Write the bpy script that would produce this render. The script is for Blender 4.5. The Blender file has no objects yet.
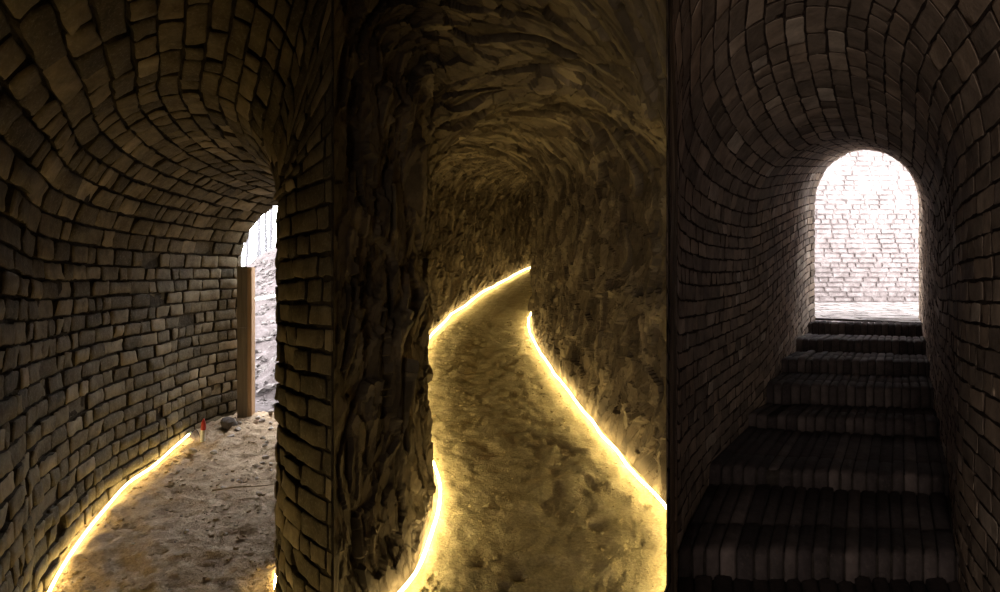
import bpy, math, random
import numpy as np
from mathutils import Vector

sc = bpy.context.scene
C = sc.collection
rng = np.random.default_rng(7)
random.seed(7)
PI = math.pi

# ------------------------------------------------------------------ camera
F = 560.0
CH = 1.5
cam_d = bpy.data.cameras.new('camera')
cam_d.sensor_fit = 'HORIZONTAL'
cam_d.sensor_width = 36.0
cam_d.lens = 36.0 * F / 1000.0
cam_d.clip_start = 0.02
cam_d.clip_end = 300
cam = bpy.data.objects.new('camera', cam_d)
C.objects.link(cam)
cam.location = (0, 0, CH)
cam.rotation_euler = (PI / 2, 0, 0)
sc.camera = cam

# ------------------------------------------------------------------ world: white overcast sky
SKY = 15.0
w = bpy.data.worlds.new('overcast_sky')
sc.world = w
w.use_nodes = True
bg = w.node_tree.nodes['Background']
bg.inputs[0].default_value = (0.93, 0.95, 1.0, 1)
bg.inputs[1].default_value = SKY

# added fill light behind the viewer, standing in the chamber before the doorway
ld = bpy.data.lights.new('chamber_fill', 'AREA')
ld.shape = 'RECTANGLE'
ld.size = 0.75
ld.size_y = 1.8
ld.energy = 12.5
ld.spread = math.radians(80)
ld.color = (1.0, 0.88, 0.78)
lo = bpy.data.objects.new('chamber_fill', ld)
C.objects.link(lo)
lo.location = (-0.72, -1.45, 1.25)
lo.rotation_euler = (PI / 2, 0, math.radians(-38))   # looks towards the stairs

vs = sc.view_settings
vs.view_transform = 'Standard'
vs.look = 'None'
vs.gamma = 1.0
vs.use_curve_mapping = False
vs.exposure = 0.0
sc.cycles.use_denoising = True
sc.cycles.max_bounces = 10
sc.cycles.diffuse_bounces = 6
sc.cycles.sample_clamp_indirect = 6.0

LED_LEFT = 33.0
LED_MID = 44.0
LED_COL = (1.0, 0.80, 0.38)
LED_COL1 = (1.0, 0.74, 0.28)

# ------------------------------------------------------------------ noise
def _hash(ix, iy, iz, seed):
    n = (ix.astype(np.int64) * 73856093) ^ (iy.astype(np.int64) * 19349663) ^ (iz.astype(np.int64) * 83492791) ^ (seed * 2654435)
    n = (n ^ (n >> 13)) * 1274126177
    n = n & 0x7fffffff
    n = (n ^ (n >> 15)) * 2246822519
    n = n & 0x7fffffff
    return (n % 100003) / 100003.0

def vnoise(p, seed=0):
    """value noise in [-1,1]; p (...,3)"""
    f = np.floor(p)
    u = p - f
    u = u * u * (3 - 2 * u)
    i = f.astype(np.int64)
    out = 0
    for dx in (0, 1):
        wx = u[..., 0] if dx else 1 - u[..., 0]
        for dy in (0, 1):
            wy = u[..., 1] if dy else 1 - u[..., 1]
            for dz in (0, 1):
                wz = u[..., 2] if dz else 1 - u[..., 2]
                out = out + wx * wy * wz * _hash(i[..., 0] + dx, i[..., 1] + dy, i[..., 2] + dz, seed)
    return out * 2 - 1

def fbm(p, octaves=4, seed=0):
    a, s, o = 1.0, 1.0, 0
    for k in range(octaves):
        o = o + a * vnoise(p * s + 17.3 * k, seed + k)
        a *= 0.5
        s *= 2.03
    return o

# ------------------------------------------------------------------ materials
def new_mat(name):
    m = bpy.data.materials.new(name)
    m.use_nodes = True
    nt = m.node_tree
    b = nt.nodes['Principled BSDF']
    return m, nt, b

def N(nt, kind, **kw):
    n = nt.nodes.new(kind)
    for k, v in kw.items():
        if k in n.inputs:
            n.inputs[k].default_value = v
        else:
            setattr(n, k, v)
    return n

def ramp(nt, fac, stops):
    r = nt.nodes.new('ShaderNodeValToRGB')
    e = r.color_ramp.elements
    while len(e) > 1:
        e.remove(e[-1])
    e[0].position = stops[0][0]
    e[0].color = (*stops[0][1], 1)
    for p, c in stops[1:]:
        q = e.new(p)
        q.color = (*c, 1)
    nt.links.new(fac, r.inputs[0])
    return r

def brick_mat(name, stops, rough=0.9, bump=0.5, scale=1.0, dust=(0.4, 0.36, 0.3)):
    m, nt, b = new_mat(name)
    L = nt.links.new
    at = N(nt, 'ShaderNodeAttribute', attribute_name='tint')
    g = N(nt, 'ShaderNodeNewGeometry')
    n1 = N(nt, 'ShaderNodeTexNoise', Scale=9.0 * scale, Detail=8.0, Roughness=0.7)
    n2 = N(nt, 'ShaderNodeTexNoise', Scale=70.0 * scale, Detail=5.0, Roughness=0.75)
    L(g.outputs['Position'], n1.inputs['Vector'])
    L(g.outputs['Position'], n2.inputs['Vector'])
    r = ramp(nt, at.outputs['Fac'], stops)
    mx = N(nt, 'ShaderNodeMix', data_type='RGBA', blend_type='OVERLAY')
    mx.inputs[0].default_value = 0.75
    L(r.outputs[0], mx.inputs[6])
    r1 = ramp(nt, n1.outputs['Fac'], [(0.3, (0.18, 0.18, 0.18)), (0.7, (0.8, 0.8, 0.8))])
    L(r1.outputs[0], mx.inputs[7])
    mx2 = N(nt, 'ShaderNodeMix', data_type='RGBA', blend_type='MIX')
    r2 = ramp(nt, n2.outputs['Fac'], [(0.52, (0, 0, 0)), (0.75, (0.4, 0.4, 0.4))])
    L(r2.outputs[0], mx2.inputs[0])
    L(mx.outputs[2], mx2.inputs[6])
    mx2.inputs[7].default_value = (*dust, 1)
    L(mx2.outputs[2], b.inputs['Base Color'])
    b.inputs['Roughness'].default_value = rough
    b.inputs['Specular IOR Level'].default_value = 0.15
    ad = N(nt, 'ShaderNodeMath', operation='ADD')
    L(n1.outputs['Fac'], ad.inputs[0])
    ml = N(nt, 'ShaderNodeMath', operation='MULTIPLY')
    ml.inputs[1].default_value = 0.35
    L(n2.outputs['Fac'], ml.inputs[0])
    L(ml.outputs[0], ad.inputs[1])
    bp = N(nt, 'ShaderNodeBump', Strength=bump, Distance=0.012)
    L(ad.outputs[0], bp.inputs['Height'])
    L(bp.outputs[0], b.inputs['Normal'])
    return m

def dirt_mat(name, c0, c1, c2, scale=6.0, bump=0.6, dist=0.02, fine=60.0, rough=0.95):
    m, nt, b = new_mat(name)
    L = nt.links.new
    g = N(nt, 'ShaderNodeNewGeometry')
    n1 = N(nt, 'ShaderNodeTexNoise', Scale=scale, Detail=9.0, Roughness=0.65)
    n2 = N(nt, 'ShaderNodeTexNoise', Scale=fine, Detail=6.0, Roughness=0.7)
    for n in (n1, n2):
        L(g.outputs['Position'], n.inputs['Vector'])
    r = ramp(nt, n1.outputs['Fac'], [(0.3, c0), (0.52, c1), (0.72, c2)])
    mx = N(nt, 'ShaderNodeMix', data_type='RGBA', blend_type='OVERLAY')
    mx.inputs[0].default_value = 0.6
    L(r.outputs[0], mx.inputs[6])
    r1 = ramp(nt, n2.outputs['Fac'], [(0.3, (0.25, 0.25, 0.25)), (0.7, (0.75, 0.75, 0.75))])
    L(r1.outputs[0], mx.inputs[7])
    L(mx.outputs[2], b.inputs['Base Color'])
    b.inputs['Roughness'].default_value = rough
    b.inputs['Specular IOR Level'].default_value = 0.1
    ad = N(nt, 'ShaderNodeMath', operation='ADD')
    L(n1.outputs['Fac'], ad.inputs[0])
    ml = N(nt, 'ShaderNodeMath', operation='MULTIPLY')
    ml.inputs[1].default_value = 0.3
    L(n2.outputs['Fac'], ml.inputs[0])
    L(ml.outputs[0], ad.inputs[1])
    bp = N(nt, 'ShaderNodeBump', Strength=bump, Distance=dist)
    L(ad.outputs[0], bp.inputs['Height'])
    L(bp.outputs[0], b.inputs['Normal'])
    return m

def chisel_mat(name):
    m, nt, b = new_mat(name)
    L = nt.links.new
    g = N(nt, 'ShaderNodeNewGeometry')
    st = N(nt, 'ShaderNodeAttribute', attribute_name='stroke')
    ti = N(nt, 'ShaderNodeAttribute', attribute_name='tint')
    cx = N(nt, 'ShaderNodeCombineXYZ')
    L(st.outputs['Fac'], cx.inputs[0])
    ns = N(nt, 'ShaderNodeTexNoise', Scale=75.0, Detail=3.0, Roughness=0.6)
    L(cx.outputs[0], ns.inputs['Vector'])
    n1 = N(nt, 'ShaderNodeTexNoise', Scale=7.0, Detail=8.0, Roughness=0.7)
    n2 = N(nt, 'ShaderNodeTexNoise', Scale=60.0, Detail=5.0, Roughness=0.7)
    L(g.outputs['Position'], n1.inputs['Vector'])
    L(g.outputs['Position'], n2.inputs['Vector'])
    r = ramp(nt, ti.outputs['Fac'], [(0.0, (0.045, 0.033, 0.021)), (0.5, (0.130, 0.098, 0.062)), (1.0, (0.33, 0.26, 0.16))])
    mx = N(nt, 'ShaderNodeMix', data_type='RGBA', blend_type='OVERLAY')
    mx.inputs[0].default_value = 0.7
    L(r.outputs[0], mx.inputs[6])
    r1 = ramp(nt, n1.outputs['Fac'], [(0.3, (0.25, 0.25, 0.25)), (0.7, (0.75, 0.75, 0.75))])
    L(r1.outputs[0], mx.inputs[7])
    L(mx.outputs[2], b.inputs['Base Color'])
    b.inputs['Roughness'].default_value = 0.9
    b.inputs['Specular IOR Level'].default_value = 0.12
    a1 = N(nt, 'ShaderNodeMath', operation='MULTIPLY')
    a1.inputs[1].default_value = 0.55
    L(n1.outputs['Fac'], a1.inputs[0])
    a2 = N(nt, 'ShaderNodeMath', operation='MULTIPLY_ADD')
    a2.inputs[1].default_value = 0.16
    L(n2.outputs['Fac'], a2.inputs[0])
    L(a1.outputs[0], a2.inputs[2])
    a3 = N(nt, 'ShaderNodeMath', operation='MULTIPLY_ADD')
    a3.inputs[1].default_value = 0.85
    L(ns.outputs['Fac'], a3.inputs[0])
    L(a2.outputs[0], a3.inputs[2])
    bp = N(nt, 'ShaderNodeBump', Strength=0.8, Distance=0.014)
    L(a3.outputs[0], bp.inputs['Height'])
    L(bp.outputs[0], b.inputs['Normal'])
    return m

def plain_mat(name, col, rough=0.7, metal=0.0, bump=0.0, bscale=40.0, var=0.25):
    m, nt, b = new_mat(name)
    L = nt.links.new
    g = N(nt, 'ShaderNodeTexCoord')
    n1 = N(nt, 'ShaderNodeTexNoise', Scale=bscale, Detail=6.0, Roughness=0.6)
    L(g.outputs['Object'], n1.inputs['Vector'])
    r = ramp(nt, n1.outputs['Fac'], [(0.3, tuple(c * (1 - var) for c in col)), (0.7, tuple(min(1, c * (1 + var)) for c in col))])
    L(r.outputs[0], b.inputs['Base Color'])
    b.inputs['Roughness'].default_value = rough
    b.inputs['Metallic'].default_value = metal
    if bump:
        bp = N(nt, 'ShaderNodeBump', Strength=bump, Distance=0.005)
        L(n1.outputs['Fac'], bp.inputs['Height'])
        L(bp.outputs[0], b.inputs['Normal'])
    return m

def wood_mat(name, c0, c1):
    m, nt, b = new_mat(name)
    L = nt.links.new
    g = N(nt, 'ShaderNodeTexCoord')
    mp = N(nt, 'ShaderNodeMapping')
    mp.inputs['Scale'].default_value = (22, 22, 1.3)
    L(g.outputs['Object'], mp.inputs['Vector'])
    n1 = N(nt, 'ShaderNodeTexNoise', Scale=2.0, Detail=8.0, Roughness=0.6)
    L(mp.outputs[0], n1.inputs['Vector'])
    r = ramp(nt, n1.outputs['Fac'], [(0.32, c0), (0.68, c1)])
    L(r.outputs[0], b.inputs['Base Color'])
    b.inputs['Roughness'].default_value = 0.75
    bp = N(nt, 'ShaderNodeBump', Strength=0.35, Distance=0.004)
    L(n1.outputs['Fac'], bp.inputs['Height'])
    L(bp.outputs[0], b.inputs['Normal'])
    return m

def emit_mat(name, col, strength):
    m, nt, b = new_mat(name)
    b.inputs['Base Color'].default_value = (0.8, 0.75, 0.6, 1)
    b.inputs['Emission Color'].default_value = (*col, 1)
    b.inputs['Emission Strength'].default_value = strength
    return m

M_OLIVE = brick_mat('olive_grey_brick', [(0, (0.065, 0.054, 0.036)), (0.35, (0.12, 0.098, 0.062)), (0.7, (0.175, 0.14, 0.088)), (1, (0.29, 0.235, 0.155))])
M_OLIVE_JOINT = dirt_mat('dark_clay_joint', (0.03, 0.024, 0.016), (0.055, 0.043, 0.028), (0.09, 0.07, 0.045), 14.0, 1.0, 0.02)
M_GREY = brick_mat('grey_brown_brick', [(0, (0.15, 0.11, 0.08)), (0.4, (0.26, 0.195, 0.145)), (0.75, (0.37, 0.265, 0.185)), (1, (0.50, 0.40, 0.31))], dust=(0.34, 0.28, 0.24))
M_GREY_JOINT = dirt_mat('brown_mortar_joint', (0.035, 0.024, 0.018), (0.06, 0.04, 0.03), (0.09, 0.065, 0.05), 14.0, 1.0, 0.02)
M_PALE = brick_mat('pale_yard_brick', [(0, (0.27, 0.25, 0.245)), (0.4, (0.41, 0.395, 0.395)), (0.75, (0.51, 0.50, 0.505)), (1, (0.62, 0.61, 0.625))], dust=(0.5, 0.47, 0.45))
M_PALE_JOINT = dirt_mat('grey_yard_mortar', (0.12, 0.095, 0.088), (0.175, 0.145, 0.135), (0.25, 0.215, 0.205), 14.0, 0.8, 0.015)
M_PAVE = brick_mat('worn_paving_brick', [(0, (0.10, 0.085, 0.078)), (0.5, (0.17, 0.145, 0.135)), (1, (0.25, 0.22, 0.205))], dust=(0.2, 0.18, 0.17))
M_PAVE_JOINT = dirt_mat('paving_joint', (0.03, 0.024, 0.02), (0.05, 0.04, 0.035), (0.08, 0.065, 0.06), 14.0, 0.8, 0.015)
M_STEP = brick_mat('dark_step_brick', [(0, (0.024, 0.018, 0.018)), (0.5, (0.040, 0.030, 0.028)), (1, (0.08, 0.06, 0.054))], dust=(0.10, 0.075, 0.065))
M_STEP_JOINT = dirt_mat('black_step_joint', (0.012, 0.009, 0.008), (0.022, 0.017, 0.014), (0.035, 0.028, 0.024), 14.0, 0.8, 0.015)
M_CHISEL = chisel_mat('chiselled_loess')
M_FLOOR1 = dirt_mat('trodden_brown_earth', (0.27, 0.19, 0.12), (0.42, 0.31, 0.205), (0.58, 0.46, 0.33), 7.0, 1.0, 0.045)
M_FLOOR2 = dirt_mat('trodden_yellow_loess', (0.40, 0.315, 0.165), (0.50, 0.405, 0.225), (0.62, 0.51, 0.31), 5.0, 1.0, 0.035)
M_CLOD1 = dirt_mat('brown_clod', (0.20, 0.145, 0.09), (0.33, 0.25, 0.17), (0.48, 0.39, 0.29), 20, 0.5, 0.01)
M_CLOD2 = dirt_mat('yellow_clod', (0.34, 0.27, 0.14), (0.46, 0.37, 0.20), (0.55, 0.45, 0.27), 20, 0.5, 0.01)
M_STONE = dirt_mat('pale_grey_stone', (0.06, 0.05, 0.046), (0.10, 0.086, 0.08), (0.18, 0.16, 0.15), 12, 0.6, 0.01)
M_RUBBLE = dirt_mat('pale_rubble', (0.22, 0.18, 0.15), (0.36, 0.31, 0.27), (0.55, 0.50, 0.45), 12, 0.6, 0.01)
M_HILL = dirt_mat('pinkish_grey_scree', (0.05, 0.039, 0.037), (0.08, 0.065, 0.062), (0.12, 0.101, 0.098), 4.0, 1.0, 0.06, fine=25.0)
M_BARK = plain_mat('pale_grey_bark', (0.10, 0.095, 0.10), 0.9, 0, 0.5, 20)
M_WOOD = wood_mat('weathered_plank_wood', (0.13, 0.10, 0.064), (0.23, 0.18, 0.12))
M_WOOD2 = wood_mat('lit_orange_timber', (0.32, 0.19, 0.095), (0.48, 0.31, 0.17))  # orange light on the post's right edge, put into the wood colour
M_LED1 = emit_mat('warm_light_tube', LED_COL1, LED_LEFT)
M_LED2 = emit_mat('bright_light_tube', LED_COL, LED_MID)
M_CAP = plain_mat('clear_end_plug', (0.45, 0.42, 0.36), 0.35)
M_WHITE = plain_mat('white_plastic', (0.66, 0.64, 0.58), 0.5)
M_RED = plain_mat('red_plastic', (0.42, 0.03, 0.02), 0.45)
M_BLACK = plain_mat('black_rubber', (0.02, 0.02, 0.02), 0.6)
M_PLASTER = dirt_mat('dark_chamber_plaster', (0.09, 0.07, 0.05), (0.13, 0.10, 0.07), (0.18, 0.14, 0.10), 5.0, 0.8, 0.02)

# ------------------------------------------------------------------ mesh helpers
def mesh_np(name, V, Fq, mats, parent=None, smooth=True, mat_idx=None, attrs=None, tris=None):
    """V (n,3); Fq (m,4) quads and/or tris (k,3)"""
    me = bpy.data.meshes.new(name)
    nv = len(V)
    Fq = np.zeros((0, 4), int) if Fq is None else np.asarray(Fq)
    T = np.zeros((0, 3), int) if tris is None else np.asarray(tris)
    me.vertices.add(nv)
    me.vertices.foreach_set('co', np.asarray(V, dtype=np.float32).ravel())
    loops = np.concatenate([Fq.ravel(), T.ravel()]).astype(np.int32)
    me.loops.add(len(loops))
    me.loops.foreach_set('vertex_index', loops)
    nq, ntr = len(Fq), len(T)
    starts = np.concatenate([np.arange(nq) * 4, nq * 4 + np.arange(ntr) * 3]).astype(np.int32)
    me.polygons.add(nq + ntr)
    me.polygons.foreach_set('loop_start', starts)
    if mat_idx is not None:
        me.polygons.foreach_set('material_index', np.asarray(mat_idx, dtype=np.int32))
    me.polygons.foreach_set('use_smooth', np.full(nq + ntr, smooth, dtype=bool))
    me.update(calc_edges=True)
    me.validate()
    if attrs:
        for k, a in attrs.items():
            at = me.attributes.new(k, 'FLOAT', 'POINT')
            at.data.foreach_set('value', np.asarray(a, dtype=np.float32).ravel())
    for m in (mats if isinstance(mats, (list, tuple)) else [mats]):
        me.materials.append(m)
    o = bpy.data.objects.new(name, me)
    C.objects.link(o)
    if parent is not None:
        o.parent = parent
    return o

def struct(o, label=None):
    o['kind'] = 'structure'
    if label:
        o['label'] = label
    return o

def tag(o, label, cat, group=None, kind=None):
    o['label'] = label
    o['category'] = cat
    if group:
        o['group'] = group
    if kind:
        o['kind'] = kind
    return o

def empty(name, loc, rz=0.0):
    o = bpy.data.objects.new(name, None)
    o.empty_display_size = 0.1
    C.objects.link(o)
    o.location = loc
    o.rotation_euler = (0, 0, rz)
    return o

def grid_faces(na, nb):
    i = np.arange(na - 1)[:, None] * nb + np.arange(nb - 1)[None, :]
    return np.stack([i, i + 1, i + nb + 1, i + nb], -1).reshape(-1, 4)

def catmull(pts, n_per=12):
    P = np.asarray(pts, float)
    Q = np.vstack([2 * P[0] - P[1], P, 2 * P[-1] - P[-2]])
    out = []
    for i in range(1, len(Q) - 2):
        t = np.linspace(0, 1, n_per, endpoint=False)[:, None]
        p0, p1, p2, p3 = Q[i - 1], Q[i], Q[i + 1], Q[i + 2]
        out.append(0.5 * ((2 * p1) + (-p0 + p2) * t + (2 * p0 - 5 * p1 + 4 * p2 - p3) * t ** 2 + (-p0 + 3 * p1 - 3 * p2 + p3) * t ** 3))
    out.append(P[-1:])
    return np.vstack(out)

# ------------------------------------------------------------------ tunnel: a swept passage between a left and a right foot line
class Tunnel:
    # rows: Lx, Ly, Rx, Ry, springL, springR, crown
    def __init__(self, rows, wall_h=2.2):
        D = catmull(rows, 14)
        mid = (D[:, 0:2] + D[:, 2:4]) / 2
        s = np.concatenate([[0], np.cumsum(np.linalg.norm(np.diff(mid, axis=0), axis=1))])
        self.len = s[-1]
        self.s = s
        self.D = D
        self.wall_h = wall_h

    def at(self, s):
        return np.stack([np.interp(s, self.s, self.D[:, k]) for k in range(self.D.shape[1])], -1)

    def left(self, s, t):      # t metres below the springing
        d = self.at(s)
        return np.stack([d[..., 0], d[..., 1], d[..., 4] - t], -1)

    def right(self, s, t):
        d = self.at(s)
        return np.stack([d[..., 2], d[..., 3], d[..., 5] - t], -1)

    def vault(self, s, t):     # t 0..1 from left springing to right springing
        d = self.at(s)
        th = t * PI
        f = (1 - np.cos(th)) / 2
        x = d[..., 0] * (1 - f) + d[..., 2] * f
        y = d[..., 1] * (1 - f) + d[..., 3] * f
        z = d[..., 4] * (1 - f) + d[..., 5] * f
        z = z + (d[..., 6] - (d[..., 4] + d[..., 5]) / 2) * np.sin(th)
        return np.stack([x, y, z], -1)

def own_line(T, side, cap=9.0):
    i = 0 if side == 'L' else 2
    xy = T.D[:, i:i + 2]
    a = np.concatenate([[0], np.cumsum(np.linalg.norm(np.diff(xy, axis=0), axis=1))])
    zz = T.D[:, 4 if side == 'L' else 5]
    zc = np.minimum(zz, cap)           # below this line the courses run level; above it they fan up to the springing
    def fn(s, t):
        c, sp = np.interp(s, a, zc), np.interp(s, a, zz)
        if cap > 5:
            z = c - t
        else:
            z = np.where(t >= 0, c - t, np.where(t > -0.75, c + np.maximum(sp - c, 0.0004) * (-t) / 0.75, np.maximum(sp, c) - (t + 0.75)))
        return np.stack([np.interp(s, a, xy[:, 0]), np.interp(s, a, xy[:, 1]), z], -1)
    return fn, a[-1]

def normals(fn, s, t, sgn, e=1e-3):
    a = fn(s + e, t) - fn(s - e, t)
    b = fn(s, t + e) - fn(s, t - e)
    n = np.cross(a, b)
    n /= np.linalg.norm(n, axis=-1, keepdims=True) + 1e-12
    return n * sgn

class Band:
    """one surface with metric scale so bricks keep their size; sgn makes the normal point into the passage"""
    def __init__(self, fn, s0, s1, t0, t1, tscale, sgn):
        self.fn, self.s0, self.s1, self.t0, self.t1, self.ts, self.sgn = fn, s0, s1, t0, t1, tscale, sgn

def plane_band(o, ax, up, w, h, sgn):
    o, ax, up = map(lambda v: np.asarray(v, float), (o, ax, up))
    fn = lambda s, t: o + s[..., None] * ax + t[..., None] * up
    return Band(fn, 0, w, 0, h, 1.0, sgn)

def brickwork(name, band, course, blen, mats, gap=0.012, h=0.02, rough=0.004, seed=1, header=0.3, base_noise=0.008,
              ds=0.06, recess=0.0, skip=None, tilt=0.3, pull=0.0, bury=0.015, fade=0.0, nseed=0, lip=0.0, edge_h=0.7):
    r = np.random.default_rng(seed)
    fn = band.fn
    # backing of clay / mortar
    ns = max(3, int((band.s1 - band.s0) / ds) + 1)
    nt_ = max(3, int((band.t1 - band.t0) * band.ts / ds) + 1)
    S, T = np.meshgrid(np.linspace(band.s0, band.s1, ns), np.linspace(band.t0 - lip, band.t1, nt_), indexing='ij')
    Nn = normals(fn, S, T, band.sgn)
    P = fn(S, T)
    fd = lambda q: np.clip((q - band.s0) / fade, 0.0, 1.0) if fade else np.ones_like(q)
    P = P + Nn * ((base_noise * fbm(P * 9, 3, nseed) - 0.006 - recess) * fd(S))[..., None]
    V = [P.reshape(-1, 3)]
    Fs = [grid_faces(ns, nt_)]
    MI = [np.ones(len(Fs[0]), int)]
    TI = [np.zeros(ns * nt_)]
    base = ns * nt_
    # bricks
    rowsn = max(1, int(round((band.t1 - band.t0) * band.ts / course)))
    dt = (band.t1 - band.t0) / rowsn
    B = []
    for k in range(rowsn):
        ta = band.t0 + k * dt
        s = band.s0 - r.uniform(0, blen)
        hdr = r.random() < 0.12
        while s < band.s1:
            l = blen * r.uniform(0.86, 1.12) if (r.random() > header and not hdr) else blen * r.uniform(0.42, 0.6)
            a, b = max(s, band.s0), min(s + l, band.s1)
            if b - a > 0.035:
                B.append((a, b, ta, ta + dt))
            s += l
    B = np.array(B)
    nb = len(B)
    ea = np.array([-1, -1, -0.93, -0.5, 0.0, 0.5, 0.93, 1, 1])
    eb = np.array([-1, -1, -0.84, 0.0, 0.84, 1, 1])
    na_, nb_ = len(ea), len(eb)
    ra = np.minimum(np.arange(na_), np.arange(na_)[::-1])
    rb = np.minimum(np.arange(nb_), np.arange(nb_)[::-1])
    ring = np.minimum(ra[:, None], rb[None, :])
    A, Bb = np.meshgrid(ea, eb, indexing='ij')
    # rounded corners
    cr = (np.abs(A) > 0.99) & (np.abs(Bb) > 0.99)
    A = np.where(cr, A * 0.97, A)
    Bb = np.where(cr, Bb * 0.9, Bb)
    sc_ = (B[:, 0] + B[:, 1]) / 2
    tc_ = (B[:, 2] + B[:, 3]) / 2
    hs = (B[:, 1] - B[:, 0]) / 2 - gap / 2 * r.uniform(0.5, 1.5, nb)
    ht = ((B[:, 3] - B[:, 2]) / 2 * band.ts - gap / 2 * r.uniform(0.6, 1.5, nb)) / band.ts
    ang = r.normal(0, 0.012, nb) + 0
    so = sc_[:, None, None] + A[None] * hs[:, None, None]
    to = tc_[:, None, None] + (Bb[None] * ht[:, None, None]) + (A[None] * hs[:, None, None] * ang[:, None, None]) / band.ts
    hh = h * r.uniform(0.55, 1.25, nb)
    if pull:
        hh = hh - (r.random(nb) < pull) * h * 1.1
    H = np.where(ring[None] == 0, -bury, np.where(ring[None] == 1, edge_h * hh[:, None, None], hh[:, None, None]))
    H = H + np.where(ring[None] > 0, 1, 0) * (A[None] * r.normal(0, tilt, nb)[:, None, None] + Bb[None] * r.normal(0, tilt, nb)[:, None, None]) * h * 0.35
    # ragged arrises
    P0 = fn(so, to)
    edge = np.where(ring[None] <= 1, 1.0, 0.25)
    q = P0 + r.uniform(0, 50, (nb, 1, 1, 3))
    so = so + edge * rough * 1.0 * vnoise(q * 28, seed + 3)
    to = to + edge * rough * 1.0 * vnoise(q * 28 + 9.1, seed + 4) / band.ts
    P0 = fn(so, to)
    Nn = normals(fn, so, to, band.sgn)
    H = H + np.where(ring[None] > 0, 1, 0) * rough * fbm(q * 16, 3, seed + 8)
    H = H * (0.06 + 0.94 * fd(so)) + 0.0015
    P0 = P0 + Nn * (H - recess)[..., None]
    dz = np.linalg.norm(P0[:, 4, -2] - P0[:, 4, 1], axis=-1)
    ok = dz > 0.022
    P0 = P0[ok]
    nb = len(P0)
    if skip is not None:
        keep = ~skip(P0.mean((1, 2)))
        P0 = P0[keep]
        nb = len(P0)
    V.append(P0.reshape(-1, 3))
    gf = grid_faces(na_, nb_)
    Fb = (gf[None] + (np.arange(nb) * na_ * nb_)[:, None, None]).reshape(-1, 4) + base
    Fs.append(Fb)
    fr_ = np.minimum(np.minimum(np.arange(na_ - 1), np.arange(na_ - 1)[::-1])[:, None], np.minimum(np.arange(nb_ - 1), np.arange(nb_ - 1)[::-1])[None, :]).ravel()
    MI.append(np.tile((fr_ == 0).astype(int), nb))     # flanks take the dark joint colour, painting shade into the joints
    ti = np.clip(r.beta(2.2, 2.6, nb) + (r.random(nb) < 0.08) * 0.3, 0, 1)
    TI.append(np.repeat(ti, na_ * nb_))
    return mesh_np(name, np.vstack(V), np.vstack(Fs), mats, mat_idx=np.concatenate(MI), attrs={'tint': np.concatenate(TI)})

# ------------------------------------------------------------------ ground heights
def z1(y):
    return 0.126 * np.maximum(0, y - 2.9)
def z2(y):
    return 0.17 * np.maximum(0, y - 2.0)

# the three passages
#      Lx     Ly     Rx     Ry    sprL  sprR  crown
T1 = Tunnel([
    (-1.25, 0.90, -0.6530, 2.20, 1.74, 2.74, 2.86),
    (-1.58, 1.50, -0.80, 2.36, 1.72, 2.45, 2.66),
    (-1.95, 2.20, -0.97, 2.58, 1.70, 2.15, 2.54),
    (-2.33, 2.84, -1.118, 2.86, 1.68, 1.98, 2.50),
    (-2.62, 3.67, -1.30, 3.55, 1.70, 1.95, 2.50),
    (-2.70, 4.35, -1.36, 4.30, 1.72, 1.88, 2.50),
    (-2.75, 5.05, -1.30, 5.00, 1.75, 1.80, 2.50),
    (-2.60, 5.60, -1.18, 5.60, 1.78, 1.78, 2.50)])
T2R = [(-0.6575, 2.2, 0.3585, 1.2), (-0.54, 2.42, 0.53, 1.7), (-0.445, 2.62, 0.69, 2.2), (-0.405, 2.80, 0.87, 2.70),
       (-0.390, 3.1, 1.01, 3.18), (-0.412, 3.5, 0.93, 3.60), (-0.64, 4.4, 0.80, 4.37), (-0.81, 5.3, 0.676, 5.25),
       (-0.92, 6.3, 0.535, 6.27), (-0.94, 7.3, 0.45, 7.4), (-0.85, 8.1, 0.46, 8.3), (-0.763, 8.9, 0.56, 9.0),
       (-0.60, 9.6, 0.78, 9.6), (-0.343, 11.0, 1.05, 10.4), (0.0, 12.2, 1.45, 11.3), (0.397, 13.7, 1.85, 12.6), (0.77, 14.9, 2.3, 13.8), (1.4, 16.2, 2.9, 15.0)]
T2 = Tunnel([(a, b, c, d, max(z2(b) + 1.9, 1.92), max(z2(d) + 1.9, 1.92), z2((b + d) / 2) + 2.45) for a, b, c, d in T2R])
T2.D[:, 4] = np.maximum(T2.D[:, 4], 2.74 - 0.62 * (T2.D[:, 1] - 2.2))
T2.D[:, 5] = np.maximum(T2.D[:, 5], 2.16 - 0.3 * (T2.D[:, 3] - 1.2))
T2.D[:, 6] = np.maximum(T2.D[:, 6], 2.84 - 0.2 * (T2.D[:, 1] - 2.2))
def zs3(y):
    return 1.87 + 0.235 * max(0, y - 3.2)
def zc3(y):
    return 2.43 + 0.222 * max(0, y - 3.2)
T3R = [(0.3565, 1.2, 1.12, 1.10), (0.50, 1.6, 1.33, 1.50), (0.655, 2.05, 1.585, 1.93), (0.984, 2.65, 2.01, 2.50), (1.50, 3.40, 2.50, 3.18),
       (1.77, 3.73, 2.74, 3.53), (2.13, 4.24, 3.11, 4.05), (2.53, 4.80, 3.45, 4.53), (2.92, 5.33, 3.76, 4.98), (3.09, 5.50, 4.13, 5.52)]
T3 = Tunnel([(a, b, c, d, zs3(b), zs3(d), zc3((b + d) / 2)) for a, b, c, d in T3R])
T3.D[:, 4] = np.maximum(T3.D[:, 4], 2.16 - 0.35 * (T3.D[:, 1] - 1.2))
T3.D[:, 6] = np.maximum(T3.D[:, 6], 2.52 - 0.05 * (T3.D[:, 1] - 1.2))

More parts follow.
